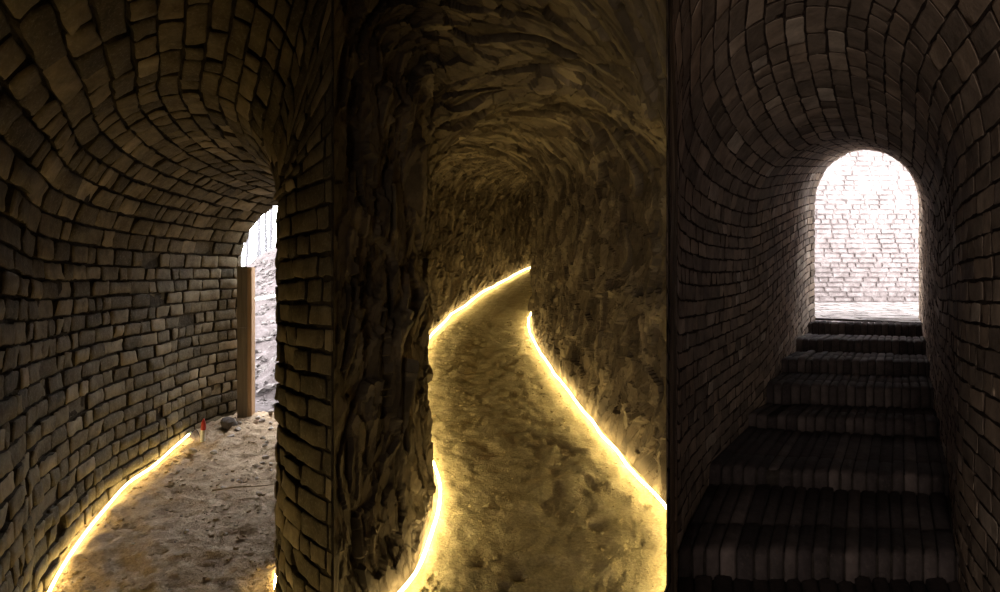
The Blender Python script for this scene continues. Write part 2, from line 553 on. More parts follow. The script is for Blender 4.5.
def vault_len(T):
    t = np.linspace(0, 1, 40)
    p = T.vault(np.full(40, T.len * 0.5), t)
    return np.linalg.norm(np.diff(p, axis=0), axis=1).sum()

# ---- passage on the left: brick walls and vault
b = Band(T1.left, 0, T1.len, 0, 2.0, 1.0, 1)
# orientation test helper: make the normal point towards the middle of the passage
def orient(T, fn, t):
    s = np.array([T.len * 0.5])
    p = fn(s, np.array([t]))
    d = T.at(s)
    c = np.array([(d[0, 0] + d[0, 2]) / 2, (d[0, 1] + d[0, 3]) / 2, d[0, 4] - 0.5])
    n = normals(fn, s, np.array([t]), 1)
    return 1 if np.dot(n[0], c - p[0]) > 0 else -1

def tunnel_bricks(T, course, blen, mats, where, vcourse, seed, **kw):
    oL, oV, oR = orient(T, T.left, 0.7), orient(T, T.vault, 0.5), orient(T, T.right, 0.7)
    vl = vault_len(T)
    fl, ll = own_line(T, 'L')
    fr, lr = own_line(T, 'R', 2.0 if T is T1 else 9.0)
    top = -0.75 if T is T1 else 0
    a = brickwork('wall_left', Band(fl, 0, ll, 0, 2.9, 1.0, oL), course, blen, mats, seed=seed, lip=0.06, **kw)
    v = brickwork('ceiling', Band(T.vault, 0, T.len, 0, 1, vl, oV), vcourse, blen, mats, seed=seed + 11, **kw)
    c = brickwork('wall_right', Band(fr, 0, lr, top, 2.2, 1.0, oR), course, blen, mats, seed=seed + 23, lip=0.06, **(kw if T is T1 else dict(kw, h=0.002, base_noise=0.0015)))
    struct(a, 'left brick wall of the ' + where)
    struct(v, 'brick barrel vault over the ' + where)
    struct(c, 'right brick wall of the ' + where)
    return a, v, c

tunnel_bricks(T1, 0.100, 0.25, [M_OLIVE, M_OLIVE_JOINT], 'left passage leading outdoors', 0.118, 5, gap=0.015, h=0.020, rough=0.008, header=0.3, pull=0.04, fade=0.35, bury=0.02)
tunnel_bricks(T3, 0.064, 0.19, [M_GREY, M_GREY_JOINT], 'right passage with the stairs', 0.080, 77, gap=0.008, h=0.0045, rough=0.0045, header=0.3, fade=1.2, bury=0.012, base_noise=0.003, edge_h=0.95)

# ---- middle passage: chiselled loess
def facets(a, b, wa, wb, seed, slope, amp, swing=0.5):
    """tilted chip patches: returns height, stroke coordinate, tint"""
    ia = np.floor(a / wa).astype(int)
    ib = np.floor(b / wb).astype(int)
    best = np.full(a.shape, 1e9)
    H = np.zeros(a.shape)
    Sx = np.zeros(a.shape)
    Ti = np.zeros(a.shape)
    z0 = np.zeros_like(ia)
    for di in (-1, 0, 1):
        for dj in (-1, 0, 1):
            ci, cj = ia + di, ib + dj
            jx = _hash(ci, cj, z0, seed)
            jy = _hash(ci, cj, z0, seed + 1)
            ro = (_hash(ci, cj, z0, seed + 2) - 0.5) * 2 * swing
            va = _hash(ci, cj, z0, seed + 3) - 0.5
            sa = _hash(ci, cj, z0, seed + 4) - 0.5
            sb = _hash(ci, cj, z0, seed + 5) - 0.35
            px = a - (ci + jx) * wa
            py = b - (cj + jy) * wb
            u = px * np.cos(ro) + py * np.sin(ro)
            v = -px * np.sin(ro) + py * np.cos(ro)
            d = np.maximum(np.abs(u) / wa, np.abs(v) / wb) + 0.25 * (np.abs(u) / wa + np.abs(v) / wb)
            h = amp * va + slope * (sa * u / wa + sb * v / wb)
            m = d < best
            best = np.where(m, d, best)
            H = np.where(m, h, H)
            Sx = np.where(m, u + 7.7 * jx, Sx)
            Ti = np.where(m, va + 0.5, Ti)
    return H, Sx, Ti

def chisel_passage(T, zf_h, seed):
    """one continuous skin: left wall, vault and right wall are cut from it along shared edges"""
    vl = vault_len(T)
    WH = 2.9
    def fn(S, Q):            # Q metres round the section, 0 at the left foot
        t1_, t3_ = WH - Q, Q - WH - vl
        p = T.vault(S, np.clip((Q - WH) / vl, 0, 1))
        l, r_ = T.left(S, np.maximum(t1_, 0)), T.right(S, np.maximum(t3_, 0))
        return np.where((Q < WH)[..., None], l, np.where((Q > WH + vl)[..., None], r_, p))
    sv = np.concatenate([np.arange(0, 5.5, 0.0135), np.arange(5.5, T.len, 0.035), [T.len]])
    n1, n2 = int(WH / 0.0145), int(vl / 0.0145)
    qv = np.concatenate([np.linspace(0, WH, n1, endpoint=False), np.linspace(WH, WH + vl, n2, endpoint=False), np.linspace(WH + vl, 2 * WH + vl, n1 + 1)])
    S, Q = np.meshgrid(sv, qv, indexing='ij')
    P = fn(S, Q)
    sm = np.array([T.len * 0.5])
    Nn = normals(fn, S, Q, 1, 4e-3)
    c = T.at(S)
    cen = np.stack([(c[..., 0] + c[..., 2]) / 2, (c[..., 1] + c[..., 3]) / 2, c[..., 4] - 0.4], -1)
    Nn = Nn * np.sign(((cen - P) * Nn).sum(-1, keepdims=True))
    wob = vnoise(P * 2.3, seed) * 0.16
    wob2 = vnoise(P * 2.3 + 40, seed) * 0.16
    ang = 0.25 + 0.5 * np.sin((Q - WH) / vl * PI) * ((Q > WH) & (Q < WH + vl))
    ca, sa = np.cos(0.3), np.sin(0.3)
    A = (S + wob) * ca - (Q + wob2) * sa
    Bq = (S + wob) * sa + (Q + wob2) * ca
    h0, s0, t0_ = facets(A + 9.1, Bq + 4.2, 0.30, 0.42, seed + 7, 0.07, 0.05, 0.9)
    h1, s1, t1_ = facets(A, Bq, 0.12, 0.30, seed, 0.085, 0.04, 0.5)
    h2, s2, t2_ = facets(A + 3.3, Bq + 1.7, 0.07, 0.20, seed + 31, 0.036, 0.014, 0.7)
    disp = 0.9 * h0 + 1.0 * h1 + 1.0 * h2 + 0.02 * fbm(P * 1.6, 3, seed + 60) + 0.004 * fbm(P * 30, 2, seed + 70)
    fade = np.clip(S / 0.25, 0, 1)
    thin = np.clip((Q - WH - 0.82 * vl) / (0.13 * vl), 0, 1)
    fade = fade * (1 - thin * (1 - np.clip((P[..., 1] - 2.5) / 0.8, 0, 1)))
    disp = (disp - 0.03) * (0.03 + 0.97 * fade)
    hf = P[..., 2] - z2(P[..., 1])
    disp = disp * np.clip(0.2 + (hf - 0.04) / 0.3, 0.2, 1) - 0.006
    # the thin end of the rib on the right is dressed flat
    P = P + Nn * disp[..., None]
    tint = np.clip(0.15 + 0.35 * t1_ + 0.35 * t2_ + 0.2 * vnoise(P * 5, seed), 0, 1)
    st = s1 + 0.6 * s2
    out = []
    for nm, a_, b_ in (('wall_left', 0, n1 + 1), ('ceiling', n1, n1 + n2 + 1), ('wall_right', n1 + n2, len(qv))):
        sub = P[:, a_:b_]
        out.append(mesh_np(nm, sub.reshape(-1, 3), grid_faces(sub.shape[0], sub.shape[1]), M_CHISEL, smooth=False,
                           attrs={'stroke': st[:, a_:b_], 'tint': tint[:, a_:b_]}))
    return out

for o, l in zip(chisel_passage(T2, z2, 101), ('left chiselled earth wall of the middle passage', 'chiselled earth vault over the middle passage', 'right chiselled earth wall of the middle passage')):
    struct(o, l)
# end of the dug passage
s_e = np.full(30, T2.len)
ring = np.vstack([T2.left(s_e[:1], np.array([2.15])), T2.vault(s_e, np.linspace(0, 1, 30)), T2.right(s_e[:1], np.array([2.15]))])
cen = ring.mean(0)
kk = len(ring)
ring = cen + (ring - cen) * 1.12
V = np.vstack([ring, cen[None] + np.array([[0.1, 0.15, 0]])])
tr = np.array([(i, i + 1, kk) for i in range(kk - 1)] + [(kk - 1, 0, kk)])
struct(mesh_np('wall_back', V, None, M_CHISEL, tris=tr, attrs={'stroke': np.zeros(len(V)), 'tint': np.full(len(V), .5)}), 'far earth end of the middle passage')

# ------------------------------------------------------------------ floors
def floor_surface(name, T, zf, mat, seed, margin, prints=(), amp=0.02, res=0.02, s0=0.0, rubble=None):
    sv = np.concatenate([np.arange(s0, min(7.0, T.len), res), np.arange(7.0, T.len, 0.05), [T.len]]) if T.len > 7 else np.append(np.arange(s0, T.len, res), T.len)
    d = T.at(sv)
    nw = 90
    f = np.linspace(0, 1, nw)
    L, R = d[:, 0:2], d[:, 2:4]
    u = (R - L) / np.linalg.norm(R - L, axis=1, keepdims=True)
    m = margin * np.clip((sv - 0.0) / 0.6, 0.05, 1)[:, None]
    L = L - u * m
    R = R + u * m
    XY = L[:, None] * (1 - f)[None, :, None] + R[:, None] * f[None, :, None]
    Z = zf(XY[..., 1])
    P = np.concatenate([XY, np.zeros(XY.shape[:-1] + (1,))], -1)
    hgt = amp * fbm(P * 2.4, 3, seed) + amp * 0.55 * fbm(P * 11, 3, seed + 5) + 0.0035 * fbm(P * 45, 2, seed + 9)
    # banked up a little at the foot of both walls
    e = np.minimum(f, 1 - f)[None, :]
    hgt = hgt + 0.03 * np.exp(-(e / 0.06) ** 2)
    if rubble is not None:
        hgt = hgt + rubble(XY[..., 0], XY[..., 1], P)
    for (px, py, a, rx, ry) in prints:
        dx, dy = XY[..., 0] - px, XY[..., 1] - py
        ca, sa = math.cos(a), math.sin(a)
        q = np.sqrt(((dx * ca + dy * sa) / rx) ** 2 + ((-dx * sa + dy * ca) / ry) ** 2)
        hgt = hgt + 0.005 * np.exp(-((q - 1.05) / 0.2) ** 2) - 0.005 * np.clip((1.0 - q) / 0.2, 0, 1)
    P[..., 2] = Z + hgt
    return mesh_np(name, P.reshape(-1, 3), grid_faces(len(sv), nw), mat)

def rub1(x, y, P):
    m = np.exp(-(((x + 2.35) / 0.35) ** 2 + ((y - 5.1) / 0.55) ** 2))
    m2 = np.exp(-(((x + 1.6) / 0.3) ** 2 + ((y - 4.6) / 0.6) ** 2)) * 0.7
    m3 = np.exp(-((x + 1.75) / 0.3) ** 2) * np.exp(-((y - 3.0) / 0.5) ** 2) * 0.5
    return (m + m2 + m3) * (0.02 + 0.022 * fbm(P * 22, 3, 44))
struct(floor_surface('floor', T1, z1, M_FLOOR1, 51, 0.08, amp=0.024, rubble=rub1), 'trodden brown earth floor of the left passage')
prr = random.Random(5)
prints = []
for k in range(20):
    y = prr.uniform(2.4, 8.5)
    d = T2.at(np.interp(y, T2.D[:, 1], T2.s))
    x = d[0] + (d[2] - d[0]) * prr.uniform(0.2, 0.8)
    prints.append((x, y, prr.uniform(-0.5, 0.5) + PI / 2, 0.13, 0.05))
struct(floor_surface('floor', T2, z2, M_FLOOR2, 61, 0.08, prints, amp=0.020), 'trodden yellow loess floor of the middle passage')

# chamber in which the three passages meet (behind and around the viewer)
def quadmesh(name, quads, mat, label):
    V, Fq = [], []
    for q in quads:
        n = len(V)
        V += [tuple(p) for p in q]
        Fq.append((n, n + 1, n + 2, n + 3))
    return struct(mesh_np(name, np.array(V, float), np.array(Fq), mat, smooth=False), label)

BY = -1.5
quadmesh('floor', [[(-1.3, BY - 1.2, -0.012), (1.3, BY - 1.2, -0.012), (1.3, 2.3, -0.012), (-1.3, 2.3, -0.012)]], M_FLOOR1, 'earth floor of the chamber')
quadmesh('ceiling', [[(-1.3, BY, 2.95), (1.3, BY, 2.95), (1.3, 2.3, 2.95), (-1.3, 2.3, 2.95)]], M_PLASTER, 'flat ceiling of the chamber')
brickwork('wall_left', plane_band((-1.25, BY, 0), (0, 1, 0), (0, 0, 1), 0.90 - BY, 2.95, 1), 0.08, 0.24, [M_OLIVE, M_OLIVE_JOINT], seed=3)
struct(C.objects[-1], 'left wall of the chamber')
brickwork('wall_right', plane_band((1.13, BY, 0), (0, 1, 0), (0, 0, 1), 1.10 - BY, 2.95, -1), 0.08, 0.24, [M_GREY, M_GREY_JOINT], seed=4)
struct(C.objects[-1], 'right wall of the chamber')
DX0, DX1 = -1.15, -0.28  # unseen doorway, added to go with the fill light
quadmesh('wall_back', [[(-1.3, BY, -0.05), (DX0, BY, -0.05), (DX0, BY, 2.95), (-1.3, BY, 2.95)],
                       [(DX1, BY, -0.05), (1.3, BY, -0.05), (1.3, BY, 2.95), (DX1, BY, 2.95)],
                       [(DX0, BY, 2.2), (DX1, BY, 2.2), (DX1, BY, 2.95), (DX0, BY, 2.95)]], M_PLASTER, 'rear wall of the chamber with a doorway added for the fill light')
# closed porch behind the added doorway
quadmesh('trim_1', [[(x, BY, -0.05), (x, BY - 1.2, -0.05), (x, BY - 1.2, 2.2), (x, BY, 2.2)] for x in (DX0, DX1)] +
         [[(DX0, BY, 2.2), (DX1, BY, 2.2), (DX1, BY - 1.2, 2.2), (DX0, BY - 1.2, 2.2)],
          [(DX0, BY - 1.2, -0.05), (DX1, BY - 1.2, -0.05), (DX1, BY - 1.2, 2.2), (DX0, BY - 1.2, 2.2)]], M_PLASTER, 'reveal of the added doorway behind the viewer')
# boxes added where the chamber walls meet the mouths, to stop light leaks
def box_quads(x0, x1, y0, y1, z0, z1_):
    c = [(x0, y0), (x1, y0), (x1, y1), (x0, y1)]
    return [[(*c[i], z0), (*c[(i + 1) % 4], z0), (*c[(i + 1) % 4], z1_), (*c[i], z1_)] for i in range(4)]
quadmesh('trim_2', box_quads(-1.33, -1.232, 0.86, 0.93, -0.05, 2.95), M_PLASTER, 'added corner box closing a light gap beside the left mouth')
quadmesh('trim_3', box_quads(1.112, 1.21, 1.06, 1.135, -0.05, 2.95), M_PLASTER, 'added corner box closing a light gap beside the right mouth')
# unseen slab added over the passages to keep sky light out
quadmesh('ground', [[(-6, BY - 1.5, 3.15), (6, BY - 1.5, 3.15), (6, 5.4, 3.15), (-6, 5.4, 3.15)]], M_HILL, 'unseen slab added over the passages to block sky light')
# spandrels above the three mouths
qs = []
for T in (T1, T2, T3):
    t = np.linspace(0, 1, 33)
    p = T.vault(np.zeros(33), t)
    for i in range(32):
        a, b2 = p[i], p[i + 1]
        qs.append([a, b2, (b2[0], b2[1], 2.96), (a[0], a[1], 2.96)])
quadmesh('wall_front', qs, M_PLASTER, 'plastered wall above the three passage mouths')

# ------------------------------------------------------------------ stairs in the right passage
def step_bricks(nL, nR, bL, bR, z, drop, origin, parent, seed, T_thick=0.052):
    """one step: a row of bricks laid on edge across the passage, rounded at the nosing;
    nL/nR ends of the nosing, bL/bR ends of the back edge of the tread"""
    r = np.random.default_rng(seed)
    nL, nR, bL, bR = (np.array(q, float) for q in (nL, nR, bL, bR))
    W = np.linalg.norm(nR - nL)
    dep = (np.linalg.norm(bL - nL) + np.linalg.norm(bR - nR)) / 2
    def at(x, v):
        f = x / W
        k = v / dep
        return (nL + (nR - nL) * f) + k * ((bL - nL) + ((bR - nR) - (bL - nL)) * f)
    m = min(0.24, dep * 0.45)
    prof = [(dep, 0.0), (dep * 0.62 + m * 0.38, 0.001), (m + 0.012, 0.0), (m + 0.004, -0.005), (m - 0.004, -0.005), (m - 0.012, 0.0), (m * 0.5, 0.001), (0.05, 0.0), (0.02, -0.004), (0.006, -0.013), (0.0, -0.028),
            (-0.002, -drop * 0.5), (0.0, -drop - 0.015)]
    pr = np.array(prof)
    tg = np.gradient(pr, axis=0)
    nn = np.stack([-tg[:, 1], tg[:, 0]], -1)
    nn /= np.linalg.norm(nn, axis=1, keepdims=True)
    for i in range(len(nn)):
        if (nn[i, 1] < -0.3) or (abs(nn[i, 1]) <= 0.3 and nn[i, 0] > 0):
            nn[i] = -nn[i]
    V, Fs, MI, TI = [], [], [], []
    n0 = 0
    x = 0.0
    npf = len(pr)
    while x < W - 0.012:
        th = T_thick * r.uniform(0.85, 1.2)
        x1 = min(x + th, W)
        g = 0.003
        dh = r.normal(0, 0.0035)
        dp = r.normal(0, 0.006)
        cross = [(x + g, -0.02), (x + g, -0.006), (x + g + 0.006, 0.0), ((x + x1) / 2, 0.0015), (x1 - g - 0.006, 0.0), (x1 - g, -0.006), (x1 - g, -0.02)]
        nc = len(cross)
        for i in range(npf):
            for (cx, ch) in cross:
                vv = pr[i, 0] + nn[i, 0] * ch + (dp if i > 5 else 0)
                zz = pr[i, 1] + nn[i, 1] * ch + dh
                p2 = at(cx + r.normal(0, 0.0008), vv)
                V.append((p2[0], p2[1], z + zz + r.normal(0, 0.0008)))
        Fs.append(grid_faces(npf, nc) + n0)
        MI.append(np.zeros(len(Fs[-1]), int))
        TI.append(np.full(npf * nc, r.beta(2, 2.4)))
        n0 += npf * nc
        x = x1
    for i in range(npf):
        for xx in np.linspace(0, W, 6):
            p2 = at(xx, pr[i, 0] - nn[i, 0] * 0.012)
            V.append((p2[0], p2[1], z + pr[i, 1] - nn[i, 1] * 0.012))
    Fs.append(grid_faces(npf, 6) + n0)
    MI.append(np.ones(len(Fs[-1]), int))
    TI.append(np.zeros(npf * 6))
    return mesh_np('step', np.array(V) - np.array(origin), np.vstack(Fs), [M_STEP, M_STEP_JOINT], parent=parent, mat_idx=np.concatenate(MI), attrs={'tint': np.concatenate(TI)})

nos = [  # left foot, right foot, height of the nosing: from the landing down to the chamber
    ((2.93, 5.35), (3.77, 4.97), 1.256), ((2.53, 4.80), (3.46, 4.53), 1.140), ((2.13, 4.24), (3.12, 4.05), 1.030),
    ((1.77, 3.73), (2.75, 3.53), 0.920), ((1.50, 3.40), (2.51, 3.18), 0.790), ((0.984, 2.65), (2.02, 2.50), 0.700),
    ((0.625, 1.97), (1.60, 1.93), 0.615), ((0.47, 1.50), (1.28, 1.42), 0.515), ((0.38, 1.12), (1.11, 1.05), 0.40),
    ((0.37, 0.78), (1.10, 0.74), 0.27), ((0.37, 0.44), (1.10, 0.42), 0.14)]
SO = (1.3, 2.5, 0.0)
stairs = empty('staircase', SO)
tag(stairs, 'dark brick staircase with bricks set on edge climbing to the bright arch', 'staircase')
for k, (a, b2, z) in enumerate(nos):
    if k == 0:
        ba, bb = (a[0] + 0.12, a[1] + 0.17), (b2[0] + 0.12, b2[1] + 0.17)
    else:
        ba, bb = nos[k - 1][0], nos[k - 1][1]
    drop = z - (nos[k + 1][2] if k + 1 < len(nos) else 0.0)
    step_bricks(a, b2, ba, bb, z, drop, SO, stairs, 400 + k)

# solid earth under the stairs
fq = []
for k in range(1, len(nos)):
    a, b2 = nos[k], nos[k - 1]
    fq.append([(a[0][0] - 0.05, a[0][1], a[2] - 0.16), (a[1][0] + 0.05, a[1][1], a[2] - 0.16), (b2[1][0] + 0.05, b2[1][1], b2[2] - 0.16), (b2[0][0] - 0.05, b2[0][1], b2[2] - 0.16)])
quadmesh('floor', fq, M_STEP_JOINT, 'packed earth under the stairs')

# landing and the yard beyond
LZ = lambda y: 1.256 + 0.062 * (y - 5.15)
fnL = lambda s, t: np.stack([1.9 + s, 5.12 + t, LZ(5.12 + t)], -1)
def out_landing(c):
    # bricks lying in front of the top nosing or left of the passage do not exist
    x, y = c[:, 0], c[:, 1]
    k = (y - 5.35) - (x - 2.92) * (4.97 - 5.35) / (3.78 - 2.92)
    return k < 0.17
# landing: follow the skewed top nosing
def fnL(s, t):
    x = 1.7 + s
    edge = 5.35 + (x - 2.93) * (4.97 - 5.35) / (3.77 - 2.93) + 0.20
    edge = np.maximum(edge, 4.9)
    y = edge + t * (7.62 - edge)
    return np.stack([x, y, LZ(y) + 0.0 * x], -1)
brickwork('floor', Band(fnL, 0, 5.0, 0.0, 1.0, 2.2, 1), 0.125, 0.24, [M_PAVE, M_PAVE_JOINT], gap=0.012, h=0.008, rough=0.003, seed=88, header=0.1)
struct(C.objects[-1], 'brick paved landing and yard beyond the stairs')
brickwork('wall_back', plane_band((1.7, 7.6, 1.1), (1, 0, 0), (0, 0, 1), 6.5, 4.2, -1), 0.066, 0.235, [M_PALE, M_PALE_JOINT], gap=0.011, h=0.009, rough=0.003, seed=91, header=0.25)
struct(C.objects[-1], 'pale brick wall of the bright yard beyond the stairs')

# ------------------------------------------------------------------ hillside outside the left passage
def hill(x, y):
    base = 0.34 + 0.0 * x
    up = np.maximum(0, y - 7.4)
    z = base + 0.30 * up * np.clip(up / 1.5, 0, 1)
    z = z + 0.055 * np.maximum(0, y - 9) * np.clip((x - (-0.43 * y)) / 0.5, -3, 3)
    # bank on the right, over the middle passage
    z = z + 1.9 * np.clip((x + 3.3 + 0.0 * y) / 1.6, 0, 1.3) * np.clip((y - 6.4) / 1.2, 0, 1)
    crest = 14.5
    z = np.where(y > crest, z - 0.55 * (y - crest) ** 1.0, z)
    return z
hx, hy = np.linspace(-16, -0.95, 200), np.concatenate([np.arange(5.58, 16, 0.06), np.arange(16, 30, 0.3)])
HX, HY = np.meshgrid(hx, hy, indexing='ij')
P = np.stack([HX, HY, np.zeros_like(HX)], -1)
P[..., 2] = hill(HX, HY) + (0.06 * fbm(P * 1.3, 3, 5) + 0.05 * fbm(P * 5, 3, 6)) * np.clip((HY - 5.6) / 2, 0, 1) - 0.01
struct(mesh_np('ground', P.reshape(-1, 3), grid_faces(*HX.shape), M_HILL), 'stony slope outside the left passage')

# ------------------------------------------------------------------ tubes, stones
def tube(pts, rad, sides=8, caps=True):
    P = np.asarray(pts, float)
    n = len(P)
    rad = np.full(n, rad) if np.isscalar(rad) else np.asarray(rad)
    tg = np.gradient(P, axis=0)
    tg /= np.linalg.norm(tg, axis=1, keepdims=True) + 1e-12
    up = np.array([0, 0, 1.0]) if abs(tg[0, 2]) < 0.9 else np.array([1.0, 0, 0])
    V = []
    for i in range(n):
        a = np.cross(tg[i], up)
        a /= np.linalg.norm(a) + 1e-12
        b_ = np.cross(a, tg[i])
        for k in range(sides):
            th = 2 * PI * k / sides
            V.append(P[i] + rad[i] * (math.cos(th) * a + math.sin(th) * b_))
    Fq = []
    for i in range(n - 1):
        for k in range(sides):
            Fq.append((i * sides + k, i * sides + (k + 1) % sides, (i + 1) * sides + (k + 1) % sides, (i + 1) * sides + k))
    T = []
    if caps:
        c0 = len(V)
        V.append(P[0]); V.append(P[-1])
        for k in range(sides):
            T.append((c0, (k + 1) % sides, k))
            T.append((c0 + 1, (n - 1) * sides + k, (n - 1) * sides + (k + 1) % sides))
    return np.array(V), np.array(Fq), np.array(T) if T else np.zeros((0, 3), int)

def strip(name, pts, mat, label, rad=0.010, group=None, n_per=8, wob=0.0):
    P = np.asarray(pts, float)
    c = catmull(P, n_per)
    c = c + wob * np.stack([vnoise(c * 4, 9), vnoise(c * 4 + 5, 9), 0.3 * vnoise(c * 4 + 9, 9)], -1)
    V, Fq, T = tube(c, rad, 6)
    o0 = c[0].copy()
    o = mesh_np(name, V - o0, Fq, mat, tris=T)
    o.location = o0
    tag(o, label, 'light strip', group)
    for e, (q, d) in enumerate(((c[0], c[0] - c[1]), (c[-1], c[-1] - c[-2]))):
        d = d / np.linalg.norm(d)
        Vc, Fc, Tc = tube([q - o0 - d * 0.004, q - o0 + d * 0.03], rad * 1.25, 8)
        mesh_np('end_cap', Vc, Fc, M_CAP, parent=o, tris=Tc)
    return o

def foot(T, side, sv, off, zf, up):
    d = T.at(np.asarray(sv, float))
    L, R = d[:, 0:2], d[:, 2:4]
    u = (R - L) / np.linalg.norm(R - L, axis=1, keepdims=True)
    p = L + u * off if side == 'L' else R - u * off
    return np.concatenate([p, (zf(p[:, 1]) + up)[:, None]], 1)

def s_at(T, y, side='L'):
    k = 1 if side == 'L' else 3
    return np.interp(y, T.D[:, k], T.s)

# the strips run along the foot of the walls; a few hand-placed kinks as in the photograph
sv = [s_at(T1, y) for y in (1.0, 1.4, 1.9, 2.5, 2.95, 3.3, 3.67, 3.95, 4.25, 4.55, 4.86)]
p = foot(T1, 'L', sv, 0.055, z1, 0.035)
p[:, 2] += np.array([0, 0, 0, 0, 0.0, 0.0, 0.0, 0.02, 0.0, 0.01, 0.02])
strip('light_strip', p, M_LED1, 'glowing warm light strip along the left brick wall, ending beside the red and white marker', 0.007)
strip_end = p[-1]
sv = [s_at(T1, y, 'R') for y in (2.3, 2.45, 2.65, 2.86, 3.05)]
p = foot(T1, 'R', sv, 0.03, z1, 0.03)
strip('light_strip', p, M_LED1, 'short piece of glowing light strip at the foot of the near right brick pier', 0.006)
sv = [s_at(T2, y) for y in (2.3, 2.5, 2.7, 3.0, 3.25, 3.5, 4.0, 4.6, 5.5, 6.5, 7.3, 7.8, 8.15, 8.6, 9.0, 9.6, 10.4, 11.0, 12.0, 12.6, 13.7, 14.9, 16.0)]
p = foot(T2, 'L', sv, 0.03, z2, 0.065)
strip('light_strip', p, M_LED2, 'glowing light strip along the left foot of the earth passage, curving away at the bend', 0.0078, wob=0.015)
sv = [s_at(T2, y, 'R') for y in (2.45, 2.8, 3.18, 3.6, 4.0, 4.37, 4.8, 5.25, 5.8, 6.27, 6.8, 7.4, 7.9, 8.3, 9.0, 9.8, 10.4, 11.3, 12.6, 13.6)]
p = foot(T2, 'R', sv, 0.04, z2, 0.065)
strip('light_strip', p, M_LED2, 'long glowing light strip along the right foot of the earth passage', 0.0078, wob=0.012)

# ---- wooden post at the exit
def box_mesh(name, lo_, hi_, mat, parent=None, bev=0.004):
    lo_, hi_ = np.array(lo_, float), np.array(hi_, float)
    import bmesh
    bm = bmesh.new()
    bmesh.ops.create_cube(bm, size=1.0)
    for v in bm.verts:
        v.co = Vector(((lo_ + hi_) / 2 + np.array(v.co) * (hi_ - lo_)).tolist())
    bmesh.ops.bevel(bm, geom=list(bm.edges), offset=bev, segments=2, affect='EDGES')
    me = bpy.data.meshes.new(name)
    bm.to_mesh(me)
    bm.free()
    me.materials.append(mat)
    o = bpy.data.objects.new(name, me)
    C.objects.link(o)
    if parent:
        o.parent = parent
    return o
post = empty('wooden_post', (-2.51, 5.50, 0.30), math.radians(6))
tag(post, 'upright timber door post against the left brick wall at the exit', 'post')
box_mesh('plank', (-0.06, -0.03, 0.0), (0.035, 0.0, 0.889), M_WOOD, post)
box_mesh('plank', (-0.06, -0.032, 0.8905), (0.035, -0.002, 1.49), M_WOOD, post)
box_mesh('backing_timber', (0.0355, -0.025, 0.0), (0.075, 0.085, 1.485), M_WOOD2, post)

# ---- red and white marker at the end of the strip
mk = empty('marker_post', (-2.55, 4.80, float(z1(np.array(4.80))) - 0.005))
tag(mk, 'small white marker with a pointed red top standing at the wall foot', 'marker')
mk.rotation_euler = (0.0, math.radians(3), 0)
prof = [(0.019, 0.0), (0.020, 0.006), (0.019, 0.012), (0.019, 0.115), (0.017, 0.12)]
def lathe(name, prof, mat, parent, loc=(0, 0, 0), n=16, top=True):
    V, Fq = [], []
    for (r_, z_) in prof:
        for k in range(n):
            V.append((r_ * math.cos(2 * PI * k / n) + loc[0], r_ * math.sin(2 * PI * k / n) + loc[1], z_ + loc[2]))
    for i in range(len(prof) - 1):
        for k in range(n):
            Fq.append((i * n + k, i * n + (k + 1) % n, (i + 1) * n + (k + 1) % n, (i + 1) * n + k))
    T = []
    V.append((loc[0], loc[1], prof[-1][1] + loc[2]))
    for k in range(n):
        T.append(((len(prof) - 1) * n + k, (len(prof) - 1) * n + (k + 1) % n, len(V) - 1))
    return mesh_np(name, np.array(V), np.array(Fq), mat, parent=parent, tris=np.array(T))
lathe('body', prof, M_WHITE, mk)
lathe('red_top', [(0.0195, 0.118), (0.021, 0.124), (0.019, 0.165), (0.012, 0.195), (0.004, 0.215)], M_RED, mk)

# cable from the end of the strip to the marker
cp = catmull([strip_end + np.array([0, 0.03, 0]), strip_end + np.array([0.03, 0.05, 0.03]), (-2.60, 4.85, float(z1(4.85)) + 0.04), (-2.572, 4.81, float(z1(4.81)) + 0.03)], 6)
V, Fq, T = tube(cp - cp[0], 0.003, 6)
o = mesh_np('power_cable', V, Fq, M_BLACK, tris=T)
o.location = cp[0]
tag(o, 'thin dark cable joining the end of the light strip to the marker', 'cable')

# ---- stones
def stone_mesh(seed, n=10):
    import bmesh
    bm = bmesh.new()
    bmesh.ops.create_icosphere(bm, subdivisions=2, radius=1.0)
    co = np.array([v.co[:] for v in bm.verts])
    k = 1 + 0.28 * vnoise(co * 1.7 + seed * 3.1, seed) + 0.1 * vnoise(co * 4 + seed, seed + 1)
    co = co * k[:, None] * np.array([1.0, 0.72, 0.5])
    r = np.random.default_rng(seed)
    for _ in range(7):
        d = r.normal(size=3)
        d /= np.linalg.norm(d)
        lim = np.quantile(co @ d, 0.9)
        ex = np.maximum(0, co @ d - lim)
        co = co - ex[:, None] * d
    for v, c in zip(bm.verts, co):
        v.co = Vector(c.tolist())
    me = bpy.data.meshes.new('stone')
    bm.to_mesh(me)
    bm.free()
    me.materials.append(M_RUBBLE)
    return me
smesh = [stone_mesh(k) for k in range(7)]
sr = random.Random(11)
placed = []
